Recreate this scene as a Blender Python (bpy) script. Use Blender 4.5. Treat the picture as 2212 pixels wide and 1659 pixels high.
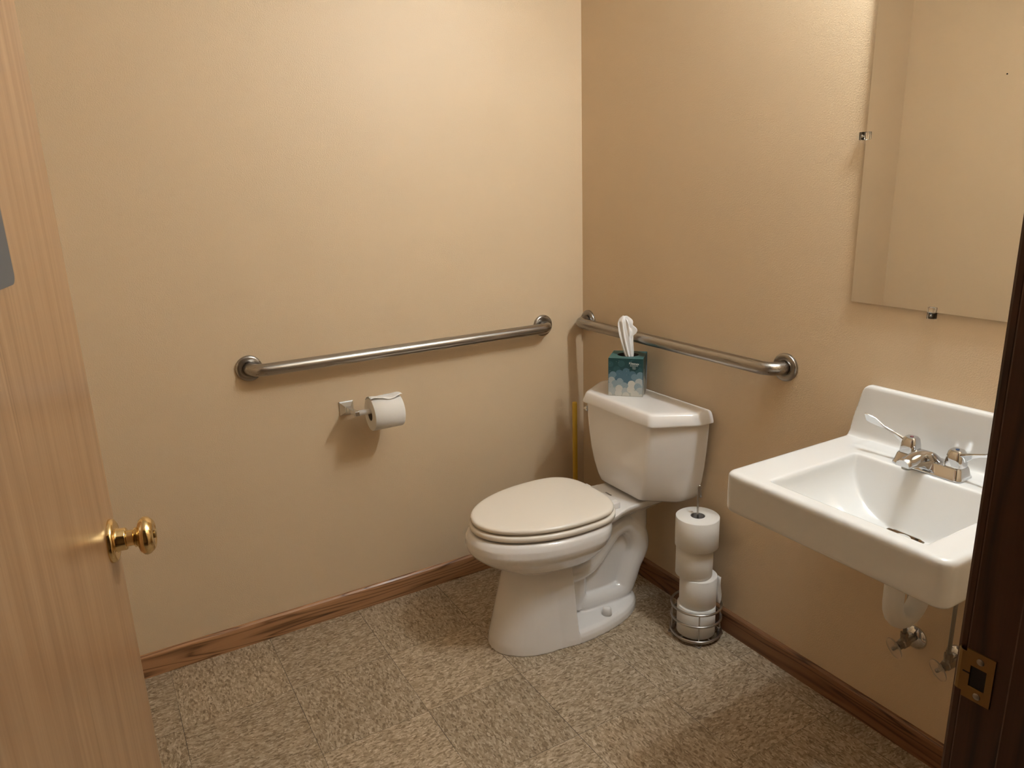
import bpy, bmesh, math, random
import numpy as np
from mathutils import Vector, Matrix
PI = math.pi
for o in list(bpy.data.objects): bpy.data.objects.remove(o)
SC = bpy.context.scene
COL = SC.collection

# ------------------------------------------------------------------ camera
YAW, PITCH, ROLL = 0.5235156, 0.2694389, -0.0326825
FPX = 1583.55
def cam_axes():
    cy, sy, cp, sp = math.cos(YAW), math.sin(YAW), math.cos(PITCH), math.sin(PITCH)
    f = Vector((cp*sy, cp*cy, -sp)); r = Vector((cy, -sy, 0)); u = r.cross(f)
    cr, sr = math.cos(ROLL), math.sin(ROLL)
    return cr*r + sr*u, -sr*r + cr*u, f
cd = bpy.data.cameras.new('camera'); cam = bpy.data.objects.new('camera', cd); COL.objects.link(cam)
r_, u_, f_ = cam_axes()
M = Matrix((r_, u_, -f_)).transposed().to_4x4(); M.translation = Vector((-1.6422, -2.2803, 1.4441))
cam.matrix_world = M
cd.sensor_fit = 'HORIZONTAL'; cd.sensor_width = 36; cd.lens = FPX/2212*36; cd.clip_start = 0.02
SC.camera = cam

# ------------------------------------------------------------------ world, exposure
w = bpy.data.worlds.new('world'); SC.world = w; w.use_nodes = True
w.node_tree.nodes['Background'].inputs[0].default_value = (1.0, 0.8, 0.6, 1)
w.node_tree.nodes['Background'].inputs[1].default_value = 0.02
SC.view_settings.view_transform = 'Standard'; SC.view_settings.look = 'None'
SC.view_settings.exposure = 1.93; SC.view_settings.gamma = 1.0
SC.view_settings.use_curve_mapping = False
LAMP_COLOR = (0.90, 1.02, 1.10)
LAMP_STRENGTH = 130.0
LAMP_Y = (-1.40, -1.60)
LAMP_X, LAMP_Z = -0.105, 2.17

# ------------------------------------------------------------------ helpers
def tag(o, label=None, cat=None, group=None, kind=None):
    if label: o['label'] = label
    if cat: o['category'] = cat
    if group: o['group'] = group
    if kind: o['kind'] = kind
    return o
def empty(name, loc=(0,0,0), rz=0):
    o = bpy.data.objects.new(name, None); COL.objects.link(o)
    o.location = loc; o.rotation_euler = (0,0,rz); o.empty_display_size = .05
    return o
def obj(name, bm, mats, parent=None, smooth=True, angle=None):
    me = bpy.data.meshes.new(name)
    bmesh.ops.recalc_face_normals(bm, faces=bm.faces)
    bm.to_mesh(me); bm.free()
    if not isinstance(mats, (list, tuple)): mats = [mats]
    for m in mats: me.materials.append(m)
    if smooth:
        me.polygons.foreach_set('use_smooth', [True]*len(me.polygons))
        if angle is not None and hasattr(me, 'set_sharp_from_angle'): me.set_sharp_from_angle(angle=math.radians(angle))
    o = bpy.data.objects.new(name, me); COL.objects.link(o)
    if parent: o.parent = parent
    return o
def box(bm, x0, x1, y0, y1, z0, z1, bev=0, seg=2, mi=0):
    t = bmesh.new()
    bmesh.ops.create_cube(t, size=1)
    for v in t.verts:
        v.co = Vector((x0 + (v.co.x+.5)*(x1-x0), y0 + (v.co.y+.5)*(y1-y0), z0 + (v.co.z+.5)*(z1-z0)))
    if bev: bmesh.ops.bevel(t, geom=list(t.edges), offset=bev, segments=seg, profile=.5, affect='EDGES')
    merge(bm, t, mi)
def merge(bm, t, mi=0, mat=None):
    if mat is not None: bmesh.ops.transform(t, matrix=mat, verts=t.verts)
    vm = [bm.verts.new(v.co) for v in t.verts]
    t.verts.index_update()
    for f in t.faces:
        try:
            g = bm.faces.new([vm[v.index] for v in f.verts]); g.material_index = mi; g.smooth = f.smooth
        except ValueError: pass
    t.free()
def loft(bm, rings, cap0=True, cap1=True, mi=0):
    vs = [[bm.verts.new(p) for p in r] for r in rings]
    n = len(vs[0])
    for a, b in zip(vs, vs[1:]):
        for i in range(n):
            f = bm.faces.new((a[i], a[(i+1)%n], b[(i+1)%n], b[i])); f.material_index = mi
    if cap0: bm.faces.new(vs[0][::-1]).material_index = mi
    if cap1: bm.faces.new(vs[-1]).material_index = mi
def catmull(pts, sub=8, closed=False):
    P = [Vector(p) for p in pts]; out = []; n = len(P)
    for i in range(n if closed else n-1):
        g = (lambda k: P[k % n]) if closed else (lambda k: P[min(max(k,0),n-1)])
        a, b, c, d = g(i-1), g(i), g(i+1), g(i+2)
        for s in range(sub):
            t = s/sub
            out.append(.5*((2*b)+(c-a)*t+(2*a-5*b+4*c-d)*t*t+(3*b-a-3*c+d)*t**3))
    if not closed: out.append(P[-1])
    return out
def tube(bm, pts, r, seg=14, closed=False, mi=0, caps=True):
    P = [Vector(p) for p in pts]; n = len(P)
    R = r if isinstance(r, (list, tuple)) else [r]*n
    T = []
    for i in range(n):
        if closed: t = P[(i+1)%n]-P[i-1]
        else: t = P[min(i+1,n-1)]-P[max(i-1,0)]
        T.append(t.normalized())
    N = T[0].orthogonal().normalized(); rings = []
    for i in range(n):
        N = (N - T[i]*N.dot(T[i])).normalized(); B = T[i].cross(N)
        rings.append([P[i]+R[i]*(math.cos(2*PI*k/seg)*N+math.sin(2*PI*k/seg)*B) for k in range(seg)])
    if closed:
        # align seam
        best = min(range(seg), key=lambda s: (rings[0][s]-rings[-1][0]).length)
        rings.append([rings[0][(k+best)%seg] for k in range(seg)])
        loft(bm, rings, False, False, mi); bmesh.ops.remove_doubles(bm, verts=bm.verts, dist=1e-6)
    else: loft(bm, rings, caps, caps, mi)
def lathe(bm, prof, origin=(0,0,0), axis=(0,0,1), seg=40, mi=0, closed=False):
    """prof: list of (radius, height along axis)"""
    A = Vector(axis).normalized(); O = Vector(origin); X = A.orthogonal().normalized(); Y = A.cross(X)
    rings = []
    for r, h in prof:
        r = max(r, 1e-5)
        rings.append([O + A*h + r*(math.cos(2*PI*k/seg)*X + math.sin(2*PI*k/seg)*Y) for k in range(seg)])
    if closed: rings.append([p.copy() for p in rings[0]])
    loft(bm, rings, not closed, not closed, mi)
    if closed: bmesh.ops.remove_doubles(bm, verts=bm.verts, dist=1e-7)
def sub(o, n=2):
    m = o.modifiers.new('subdivision', 'SUBSURF'); m.levels = n; m.render_levels = n; return o
def remesh(o, voxel, smooth=6, factor=.5):
    m = o.modifiers.new('remesh', 'REMESH'); m.mode = 'VOXEL'; m.voxel_size = voxel; m.use_smooth_shade = True
    s = o.modifiers.new('smooth', 'SMOOTH'); s.factor = factor; s.iterations = smooth
    bpy.context.view_layer.update()
    dg = bpy.context.evaluated_depsgraph_get()
    me = bpy.data.meshes.new_from_object(o.evaluated_get(dg), depsgraph=dg)
    mats = list(o.data.materials)
    o.modifiers.clear(); o.data = me
    me.materials.clear()
    for x in mats: me.materials.append(x)
    me.polygons.foreach_set('use_smooth', [True]*len(me.polygons))
    me.polygons.foreach_set('material_index', [0]*len(me.polygons))
    return o
# ------------------------------------------------------------------ materials
class NT:
    def __init__(s, name):
        s.m = bpy.data.materials.new(name); s.m.use_nodes = True; s.t = s.m.node_tree
        s.b = s.t.nodes['Principled BSDF']
    def n(s, typ, **kw):
        nd = s.t.nodes.new(typ)
        for k, v in kw.items():
            if k.startswith('i_'): nd.inputs[k[2:].replace('_', ' ')].default_value = v
            else: setattr(nd, k, v)
        return nd
    def l(s, a, b): s.t.links.new(a, b)
    def set(s, **kw):
        for k, v in kw.items(): s.b.inputs[k.replace('_', ' ')].default_value = v
        return s
    def math(s, op, a, b=None, c=None):
        nd = s.n('ShaderNodeMath', operation=op)
        for i, x in enumerate((a, b, c)):
            if x is None: continue
            if isinstance(x, (int, float)): nd.inputs[i].default_value = x
            else: s.l(x, nd.inputs[i])
        return nd.outputs[0]
    def ramp(s, fac, stops):
        nd = s.n('ShaderNodeValToRGB'); cr = nd.color_ramp
        while len(cr.elements) < len(stops): cr.elements.new(.5)
        for e, (p, c) in zip(cr.elements, stops):
            e.position = p; e.color = (*c, 1) if len(c) == 3 else c
        s.l(fac, nd.inputs[0]); return nd.outputs[0]
    def mix(s, fac, a, b, mode='MIX'):
        nd = s.n('ShaderNodeMix', data_type='RGBA', blend_type=mode)
        for i, x in ((0, fac), (6, a), (7, b)):
            if isinstance(x, (int, float)): nd.inputs[i].default_value = x
            elif isinstance(x, tuple): nd.inputs[i].default_value = (*x, 1)
            else: s.l(x, nd.inputs[i])
        return nd.outputs[2]
    def coord(s, which='Object', scale=None, rot=None, loc=None):
        if which == 'World': out = s.n('ShaderNodeNewGeometry').outputs['Position']
        else: out = s.n('ShaderNodeTexCoord').outputs[which]
        if scale or rot or loc:
            mp = s.n('ShaderNodeMapping'); s.l(out, mp.inputs[0])
            if scale: mp.inputs['Scale'].default_value = scale
            if rot: mp.inputs['Rotation'].default_value = rot
            if loc: mp.inputs['Location'].default_value = loc
            out = mp.outputs[0]
        return out
    def noise(s, vec, scale, detail=3, rough=.5, dist=0):
        nd = s.n('ShaderNodeTexNoise'); nd.inputs['Scale'].default_value = scale; nd.inputs['Detail'].default_value = detail
        nd.inputs['Roughness'].default_value = rough; nd.inputs['Distortion'].default_value = dist
        s.l(vec, nd.inputs['Vector']); return nd.outputs[0]
    def bump(s, h, strength=.3, dist=.001):
        nd = s.n('ShaderNodeBump'); nd.inputs['Strength'].default_value = strength; nd.inputs['Distance'].default_value = dist
        s.l(h, nd.inputs['Height']); s.l(nd.outputs[0], s.b.inputs['Normal']); return nd
    def color(s, c): s.l(c, s.b.inputs['Base Color']); return s

def simple(name, col, rough=.4, metal=0, **kw):
    m = NT(name); m.set(Base_Color=(*col, 1), Roughness=rough, Metallic=metal, **kw); return m.m

def wall_mat():
    m = NT('tan_wall_paint')
    c = m.coord('World')
    n1 = m.noise(c, 310, 2, .55, .4)
    n2 = m.noise(c, 130, 2, .5)
    h = m.math('ADD', m.ramp(n1, [(.38, (0,0,0)), (.66, (1,1,1))]), m.math('MULTIPLY', n2, .5))
    m.bump(h, .28, .0009)
    n3 = m.noise(c, 2.2, 3, .5)
    m.color(m.mix(n3, (.70, .53, .345), (.735, .56, .37)))
    m.set(Roughness=.42); m.b.inputs['Specular IOR Level'].default_value = .42
    return m.m
WALL = wall_mat()

def floor_mat():
    m = NT('vinyl_composition_tile')
    T = .3048; u0, v0 = .3822, .6179
    pos = m.coord('World')
    sx = m.n('ShaderNodeSeparateXYZ'); m.l(pos, sx.inputs[0])
    fx = m.math('DIVIDE', m.math('ADD', sx.outputs[0], u0), T)
    fy = m.math('DIVIDE', m.math('ADD', sx.outputs[1], v0), T)
    ix = m.math('FLOOR', fx); iy = m.math('FLOOR', fy)
    par = m.math('MODULO', m.math('ADD', m.math('ADD', ix, iy), 100), 2)   # 0 / 1
    par = m.math('ABSOLUTE', par)
    par = m.math('GREATER_THAN', par, .5)
    # per tile offset
    cb = m.n('ShaderNodeCombineXYZ'); m.l(m.math('MULTIPLY', ix, 3.17), cb.inputs[0]); m.l(m.math('MULTIPLY', iy, 5.31), cb.inputs[1])
    cb.inputs[2].default_value = 0
    a = m.n('ShaderNodeVectorMath', operation='ADD'); m.l(pos, a.inputs[0]); m.l(cb.outputs[0], a.inputs[1])
    s2 = m.n('ShaderNodeSeparateXYZ'); m.l(a.outputs[0], s2.inputs[0])
    # swap axes for alternating tiles
    mx = m.n('ShaderNodeMix', data_type='FLOAT'); m.l(par, mx.inputs[0]); m.l(s2.outputs[0], mx.inputs[2]); m.l(s2.outputs[1], mx.inputs[3])
    my = m.n('ShaderNodeMix', data_type='FLOAT'); m.l(par, my.inputs[0]); m.l(s2.outputs[1], my.inputs[2]); m.l(s2.outputs[0], my.inputs[3])
    c2 = m.n('ShaderNodeCombineXYZ'); m.l(mx.outputs[0], c2.inputs[0]); m.l(my.outputs[0], c2.inputs[1])
    # warp
    wn = m.n('ShaderNodeTexNoise'); wn.inputs['Scale'].default_value = 60; wn.inputs['Detail'].default_value = 2; m.l(c2.outputs[0], wn.inputs['Vector'])
    ws = m.n('ShaderNodeVectorMath', operation='SCALE'); m.l(wn.outputs['Color'], ws.inputs[0]); ws.inputs['Scale'].default_value = .012
    wa = m.n('ShaderNodeVectorMath', operation='ADD'); m.l(c2.outputs[0], wa.inputs[0]); m.l(ws.outputs[0], wa.inputs[1])
    mp = m.n('ShaderNodeMapping'); mp.inputs['Scale'].default_value = (.42, 1, 1); m.l(wa.outputs[0], mp.inputs[0])
    v = mp.outputs[0]
    vo = m.n('ShaderNodeTexVoronoi'); vo.inputs['Scale'].default_value = 225; vo.inputs['Randomness'].default_value = 1; m.l(v, vo.inputs['Vector'])
    sc = m.n('ShaderNodeSeparateColor'); m.l(vo.outputs['Color'], sc.inputs[0])
    cell = sc.outputs[0]
    n1 = m.noise(v, 130, 4, .65)
    base = m.ramp(m.math('ADD', m.math('MULTIPLY', cell, .5), m.math('MULTIPLY', n1, .5)),
                  [(.22, (.21, .145, .085)), (.38, (.35, .26, .165)), (.55, (.44, .335, .225)), (.70, (.53, .42, .30)), (.8, (.64, .53, .40))])
    n2 = m.noise(v, 225, 2, .5)
    dark = m.math('GREATER_THAN', n2, .665)
    base = m.mix(m.math('MULTIPLY', dark, .7), base, (.15, .095, .055))
    n4 = m.noise(v, 190, 2, .5, .3)
    lite = m.math('LESS_THAN', n4, .315)
    base = m.mix(m.math('MULTIPLY', lite, .65), base, (.80, .70, .55))
    # tile to tile tone
    wnz = m.n('ShaderNodeTexWhiteNoise'); m.l(cb.outputs[0], wnz.inputs['Vector'])
    tone = m.math('ADD', m.math('MULTIPLY', wnz.outputs[0], .17), .88)
    hb = m.n('ShaderNodeCombineColor')
    for i in range(3): m.l(tone, hb.inputs[i])
    base = m.mix(1.0, base, hb.outputs[0], 'MULTIPLY')
    # seams
    def edge(f):
        fr = m.math('FRACT', m.math('ADD', f, 50.0))
        return m.math('MINIMUM', fr, m.math('SUBTRACT', 1.0, fr))
    vis = m.noise(pos, 3.5, 2)
    wdt = m.math('MULTIPLY', m.ramp(vis, [(.35, (.35,)*3), (.6, (1,)*3)]), .0028)
    d = m.math('MINIMUM', edge(fx), m.math('MULTIPLY', edge(fy), 1.4))
    seam = m.math('LESS_THAN', d, wdt)
    base = m.mix(m.math('MULTIPLY', seam, .88), base, (.045, .03, .02))
    m.color(base)
    m.set(Roughness=.38); m.b.inputs['Specular IOR Level'].default_value = .35
    bn = m.noise(pos, 14, 3)
    m.l(m.ramp(bn, [(.3, (.36,)*3), (.7, (.52,)*3)]), m.b.inputs['Roughness'])
    m.bump(m.math('MULTIPLY', seam, -1.0), .4, .0006)
    return m.m
FLOOR = floor_mat()

def wood(name, axis, light, mid, dark, rough=.3, fine=1.0, cath=1.0, coat=.3, seed=0, plane=None, bump=.12):
    """grain running along `axis`; cathedral figure from distorted rings"""
    m = NT(name)
    st = [1, 1, 1]; st['xyz'.index(axis)] = .07
    c = m.coord('Object', scale=tuple(st), loc=(seed, seed*.7, seed*1.3))
    big = m.noise(c, 8*cath, 2, .5, 1.0)
    rings = m.math('FRACT', m.math('MULTIPLY', big, 15.0))
    rings = m.math('ABSOLUTE', m.math('SUBTRACT', rings, .5))
    st2 = [1, 1, 1]; st2['xyz'.index(axis)] = .018
    c2 = m.coord('Object', scale=tuple(st2))
    fn = m.noise(c2, 420*fine, 3, .6)
    fn2 = m.noise(c2, 60*fine, 3, .6)
    g = m.math('ADD', m.math('MULTIPLY', m.ramp(rings, [(.02, (0,)*3), (.26, (1,)*3)]), .50), m.math('ADD', m.math('MULTIPLY', fn, .35), m.math('MULTIPLY', fn2, .5)))
    m.color(m.ramp(g, [(.36, dark), (.62, mid), (.98, light)]))
    m.set(Roughness=rough); m.b.inputs['Coat Weight'].default_value = coat; m.b.inputs['Coat Roughness'].default_value = .15
    m.bump(fn, bump, .0006)
    return m.m
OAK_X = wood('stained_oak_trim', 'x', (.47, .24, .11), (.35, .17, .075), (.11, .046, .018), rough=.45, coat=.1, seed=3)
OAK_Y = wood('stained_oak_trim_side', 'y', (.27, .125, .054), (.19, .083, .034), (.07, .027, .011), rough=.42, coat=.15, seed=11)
OAK_Z = wood('stained_oak_frame_shaded', 'z', (.07, .025, .009), (.042, .014, .005), (.015, .005, .002), rough=.42, coat=.1, seed=23)  # same oak as the baseboards, with the doorway shade put into the colour
def door_wood():
    m = NT('birch_door_veneer')
    c = m.coord('Object', scale=(1, 1, .035))
    a = m.noise(c, 46, 4, .65, .25)
    b = m.noise(m.coord('Object', scale=(1, 1, .02)), 170, 3, .6)
    d = m.noise(m.coord('Object', scale=(1, 1, .12)), 5, 2)
    g = m.math('ADD', m.math('MULTIPLY', a, .6), m.math('ADD', m.math('MULTIPLY', b, .3), m.math('MULTIPLY', d, .1)))
    base = m.ramp(g, [(.28, (.21, .10, .042)), (.44, (.345, .184, .086)), (.56, (.405, .230, .114)), (.72, (.47, .285, .15))])
    st = m.noise(m.coord('Object', scale=(1, 1, .015)), 75, 2, .5, .1)
    base = m.mix(m.math('MULTIPLY', m.math('GREATER_THAN', st, .66), .5), base, (.22, .10, .035))
    m.color(base)
    m.set(Roughness=.33); m.b.inputs['Coat Weight'].default_value = .5; m.b.inputs['Coat Roughness'].default_value = .22
    m.bump(b, .08, .0005)
    return m.m
DOORWOOD = door_wood()
PORC = simple('white_porcelain', (.86, .82, .79), .12); PORC.node_tree.nodes['Principled BSDF'].inputs['Coat Weight'].default_value = .6
PORC.node_tree.nodes['Principled BSDF'].inputs['Coat Roughness'].default_value = .04
SINKP = simple('white_sink_porcelain', (.76, .745, .72), .14)
SINKP.node_tree.nodes['Principled BSDF'].inputs['Coat Weight'].default_value = .5
SINKP.node_tree.nodes['Principled BSDF'].inputs['Coat Roughness'].default_value = .05
SEATP = simple('cream_seat_plastic', (.90, .82, .72), .22)
CHROME = simple('polished_chrome', (.66, .665, .68), .07, 1)
WIRE = simple('satin_nickel_wire', (.50, .47, .44), .28, 1)
ROUGHMETAL = simple('dull_valve_metal', (.36, .33, .29), .38, 1)
TUBEM = simple('grey_supply_tube', (.42, .39, .35), .45, .5)
BRASS = simple('polished_brass', (.80, .60, .30), .13, 1)
BRASS2 = simple('dull_brass', (.30, .19, .075), .45, .9)
def brushed():
    m = NT('brushed_stainless_steel')
    n = m.noise(m.coord('Object', scale=(.02, 1, 1)), 300, 2)
    m.color(m.ramp(n, [(.3, (.36, .335, .305)), (.7, (.41, .38, .35))]))
    m.set(Metallic=1.0, Roughness=.30)
    m.l(m.ramp(n, [(.3, (.27,)*3), (.7, (.31,)*3)]), m.b.inputs['Roughness'])
    return m.m
STEEL = brushed()
def paper(name, axis='z', strength=.17):
    m = NT(name)
    c = m.coord('Object')
    wv = m.n('ShaderNodeTexWave', bands_direction=axis.upper()); wv.inputs['Scale'].default_value = 95
    wv.inputs['Distortion'].default_value = 3.2; wv.inputs['Detail'].default_value = 2; wv.inputs['Detail Scale'].default_value = 1.5
    m.l(c, wv.inputs['Vector'])
    n = m.noise(c, 120, 2)
    m.bump(m.math('ADD', wv.outputs['Fac'], n), strength, .0010)
    m.set(Base_Color=(.86, .82, .77, 1), Roughness=.9); m.b.inputs['Subsurface Weight'].default_value = .12
    m.b.inputs['Subsurface Radius'].default_value = (.006, .005, .004); m.b.inputs['Subsurface Scale'].default_value = 1
    return m.m
PAPER = paper('embossed_toilet_paper')
PAPER2 = paper('soft_toilet_paper', 'x', .12)
TISSUE = simple('white_tissue', (.90, .87, .85), .9)
CORE = simple('grey_cardboard_core', (.16, .14, .125), .85)
PVC = simple('white_pvc_pipe', (.80, .76, .70), .35)
WPLAS = simple('white_plastic', (.84, .80, .77), .3)
DARKSIGN = simple('dark_grey_sign_plastic', (.10, .105, .115), .5)
YELLOW = simple('yellow_painted_wood', (.62, .38, .035), .45)
RUBBER = simple('dark_rubber', (.04, .02, .015), .6)
BLACK = simple('dark_void', (.01, .008, .006), .7)
INKGREY = simple('grey_ink', (.18, .16, .15), .6)
REDDOT = simple('red_index_dot', (.16, .02, .03), .3); BLUEDOT = simple('blue_index_dot', (.015, .04, .11), .3)
def clear(name, col=(1, 1, 1), rough=.03, ior=1.48):
    m = NT(name); m.set(Base_Color=(*col, 1), Roughness=rough, IOR=ior); m.b.inputs['Transmission Weight'].default_value = 1; return m.m
CLEAR = clear('clear_acrylic'); EDGE = simple('green_glass_edge', (.10, .13, .09), .15)
FROST = NT('cloudy_clear_plastic').set(Base_Color=(.93,.86,.78,1), Roughness=.12, Transmission_Weight=.8, IOR=1.3).m
MIRROR = simple('silvered_mirror', (.90, .90, .885), .006, 1)
BULB = NT('frosted_lit_globe'); BULB.set(Base_Color=(1, .95, .9, 1), Roughness=.4)
BULB.b.inputs['Emission Color'].default_value = (*LAMP_COLOR, 1); BULB.b.inputs['Emission Strength'].default_value = LAMP_STRENGTH
BULB = BULB.m

# ------------------------------------------------------------------ room shell
XL, YD, H = -1.915, -1.945, 2.44           # far left wall, door wall (room face), ceiling height
YC = -3.35                                # corridor far wall
DX0, DX1, DH = -1.842, -0.916, 2.05       # door opening
def slab(name, *b, mat=WALL, kind='structure'):
    bm = bmesh.new(); box(bm, *b); o = obj(name, bm, mat, smooth=False); o['kind'] = kind; return o
slab('floor', -3.3, 1.3, YC-.1, .1, -.05, 0, mat=FLOOR)
slab('wall_left', XL-.1, .1, 0, .1, 0, H)
slab('wall_right', 0, .1, YD-.12, 0, 0, H)
slab('wall_side', XL-.1, XL, YD-.12, 0, 0, H)
CEIL = simple('white_ceiling_paint', (.88, .86, .82), .8)
slab('ceiling', -3.3, 1.3, YC-.1, .1, H, H+.05, mat=CEIL)
bm = bmesh.new()
box(bm, -3.2, DX0-.018, YD-.12, YD, 0, H); box(bm, DX1+.018, 1.2, YD-.12, YD, 0, H); box(bm, DX0-.018, DX1+.018, YD-.12, YD, DH+.018, H)
o = obj('wall_front', bm, WALL, smooth=False); o['kind'] = 'structure'
slab('wall_corridor', -3.3, 1.3, YC-.1, YC, 0, H)
slab('wall_corridor_left', -3.3, -3.2, YC, YD-.12, 0, H); slab('wall_corridor_right', 1.2, 1.3, YC, YD-.12, 0, H)

def baseboard(name, p0, p1, nrm, mat, h=.0765, t=.0125):
    """profile extruded from p0 to p1; nrm points into the room"""
    d = (Vector(p1)-Vector(p0)); L = d.length; d.normalize(); n = Vector(nrm)
    prof = [(0, 0), (t, 0), (t, h-.014), (t-.0015, h-.006), (t-.006, h-.001), (t-.009, h), (0, h)]
    bm = bmesh.new()
    loft(bm, [[Vector(p0)+d*s+n*a+Vector((0,0,b)) for a, b in prof] for s in (0, L)])
    o = obj(name, bm, mat, smooth=False); o['kind'] = 'structure'; return o
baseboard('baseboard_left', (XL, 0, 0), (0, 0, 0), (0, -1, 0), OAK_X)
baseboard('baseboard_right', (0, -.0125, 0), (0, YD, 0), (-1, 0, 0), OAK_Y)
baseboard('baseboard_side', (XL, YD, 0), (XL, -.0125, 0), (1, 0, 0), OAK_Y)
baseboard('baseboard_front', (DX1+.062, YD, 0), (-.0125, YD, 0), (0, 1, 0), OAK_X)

# ---- door frame (jambs, stops, casings) with the strike plate
fr = empty('trim_1', ((DX0+DX1)/2, YD, 0)); fr['kind'] = 'structure'
fo = Vector(fr.location)
def fpart(name, bxs, mat=OAK_Z, bev=.002, **k):
    bm = bmesh.new()
    for b in bxs: box(bm, b[0]-fo.x, b[1]-fo.x, b[2]-fo.y, b[3]-fo.y, b[4], b[5], bev)
    return obj(name, bm, mat, fr, smooth=False)
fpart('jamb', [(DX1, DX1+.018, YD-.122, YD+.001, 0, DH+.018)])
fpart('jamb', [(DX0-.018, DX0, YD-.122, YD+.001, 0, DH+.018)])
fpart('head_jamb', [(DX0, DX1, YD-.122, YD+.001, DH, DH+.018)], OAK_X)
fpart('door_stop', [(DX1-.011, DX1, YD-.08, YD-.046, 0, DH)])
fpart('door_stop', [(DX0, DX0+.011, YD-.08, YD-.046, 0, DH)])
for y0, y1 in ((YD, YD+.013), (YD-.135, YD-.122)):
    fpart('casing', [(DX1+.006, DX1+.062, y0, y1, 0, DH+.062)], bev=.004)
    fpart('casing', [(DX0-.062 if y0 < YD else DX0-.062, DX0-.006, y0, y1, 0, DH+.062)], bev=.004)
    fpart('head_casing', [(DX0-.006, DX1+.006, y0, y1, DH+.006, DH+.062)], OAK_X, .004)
# strike plate: brass plate with curved lip, latch hole, two screws
bm = bmesh.new()
px = DX1-fo.x; yy = lambda y: y-fo.y
z0, z1 = .910, .966
tk = .0014
hz0, hz1, hy0, hy1 = .925, .949, -1.9672, -1.9515
def pl_box(y0, y1, za, zb): box(bm, px-.0018, px+.0002, yy(y0), yy(y1), za, zb)
pl_box(-1.974, hy0, z0, z1); pl_box(hy1, -1.946, z0, z1); pl_box(hy0, hy1, z0, hz0); pl_box(hy0, hy1, hz1, z1)
lip = [(px-.0018, yy(-1.946)), (px-.0020, yy(-1.942)), (px-.0010, yy(-1.939)), (px+.0010, yy(-1.937)), (px+.0045, yy(-1.936))]
outer = lip; inner = [(x+.0012, y-.0012) for x, y in lip]
inner[0] = (px-.0004, yy(-1.946))
loft(bm, [[Vector((x, y, z)) for x, y in (*outer, *inner[::-1])] for z in (z0+.006, z1-.004)])
sp = obj('strike_plate', bm, BRASS2, fr, smooth=False); sp['label'] = 'brass strike plate with latch hole'
bm = bmesh.new(); box(bm, px-.0006, px+.0005, yy(hy0), yy(hy1), hz0, hz1)  # dark block and strip painted as the shade inside hole and slit
box(bm, px-.00195, px-.0017, yy(hy1), yy(-1.9445), .9385, .9402); obj('latch_hole_shade', bm, BLACK, sp, smooth=False)
for zc, yc in ((.957, -1.960), (.917, -1.9612)):
    bm = bmesh.new(); lathe(bm, [(.0038, 0), (.0034, .0006), (.0, .0007)], (px-.0018, yy(yc), zc), (-1, 0, 0), 16); obj('screw', bm, ROUGHMETAL, sp)

# ---- door leaf, knob and sign
EX, EY = -1.660, -1.043                    # free edge of the corridor face
HX, HY = -1.836, -1.940
ang = math.atan2(EY-HY, EX-HX)             # direction hinge -> free edge
dr = empty('door_1', (HX, HY, 0), ang); dr['kind'] = 'structure'
L = math.hypot(EX-HX, EY-HY)
# local: x along leaf, y to the left (away from the viewer side), corridor face at y=0
bm = bmesh.new(); box(bm, 0, L, 0, .044, .010, DH-.004, .0012); obj('door_leaf', bm, DOORWOOD, dr, smooth=False)
KX, KZ = L-.046, .935
def knob(side):
    s = -1 if side == 'room' else 1
    y0 = 0 if side == 'room' else .044
    bm = bmesh.new()
    prof = [(0, 0), (.0335, 0), (.0335, .002), (.0322, .0062), (.028, .0085), (.0265, .0080), (.019, .0090), (.0172, .012), (.0172, .0235), (.0158, .0255), (.0125, .0262),
            (.0122, .036), (.0145, .0375), (.0155, .0385), (.0150, .0405), (.0185, .0435), (.0262, .0465), (.0298, .0520), (.0305, .0560), (.0292, .0610), (.0258, .0650),
            (.0248, .0665), (.0215, .0690), (.0165, .0695), (.0155, .0685), (.008, .0690), (.0, .0690)]
    lathe(bm, [(r_k*(.97 if h_k > .04 else 1), h_k*.88 if h_k > .012 else h_k) for r_k, h_k in prof], (KX, y0, KZ), (0, s, 0), 56)
    o = obj('door_knob', bm, BRASS, dr, angle=50); o['label'] = 'round polished brass knob with rosette'; return o
kb = knob('room'); knob('other')
bm = bmesh.new(); lathe(bm, [(0, 0), (.006, 0), (.006, .0018), (.003, .0022), (0, .0022)], (KX, -.0607, KZ), (0, -1, 0), 20); obj('keyhole_button', bm, BRASS2, kb)
# latch bolt on the free edge
bm = bmesh.new(); box(bm, L, L+.002, .010, .034, KZ-.028, KZ+.028, .0006); box(bm, L, L+.010, .016, .028, KZ-.008, KZ+.008, .002); obj('latch', bm, BRASS, dr, smooth=False)
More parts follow.
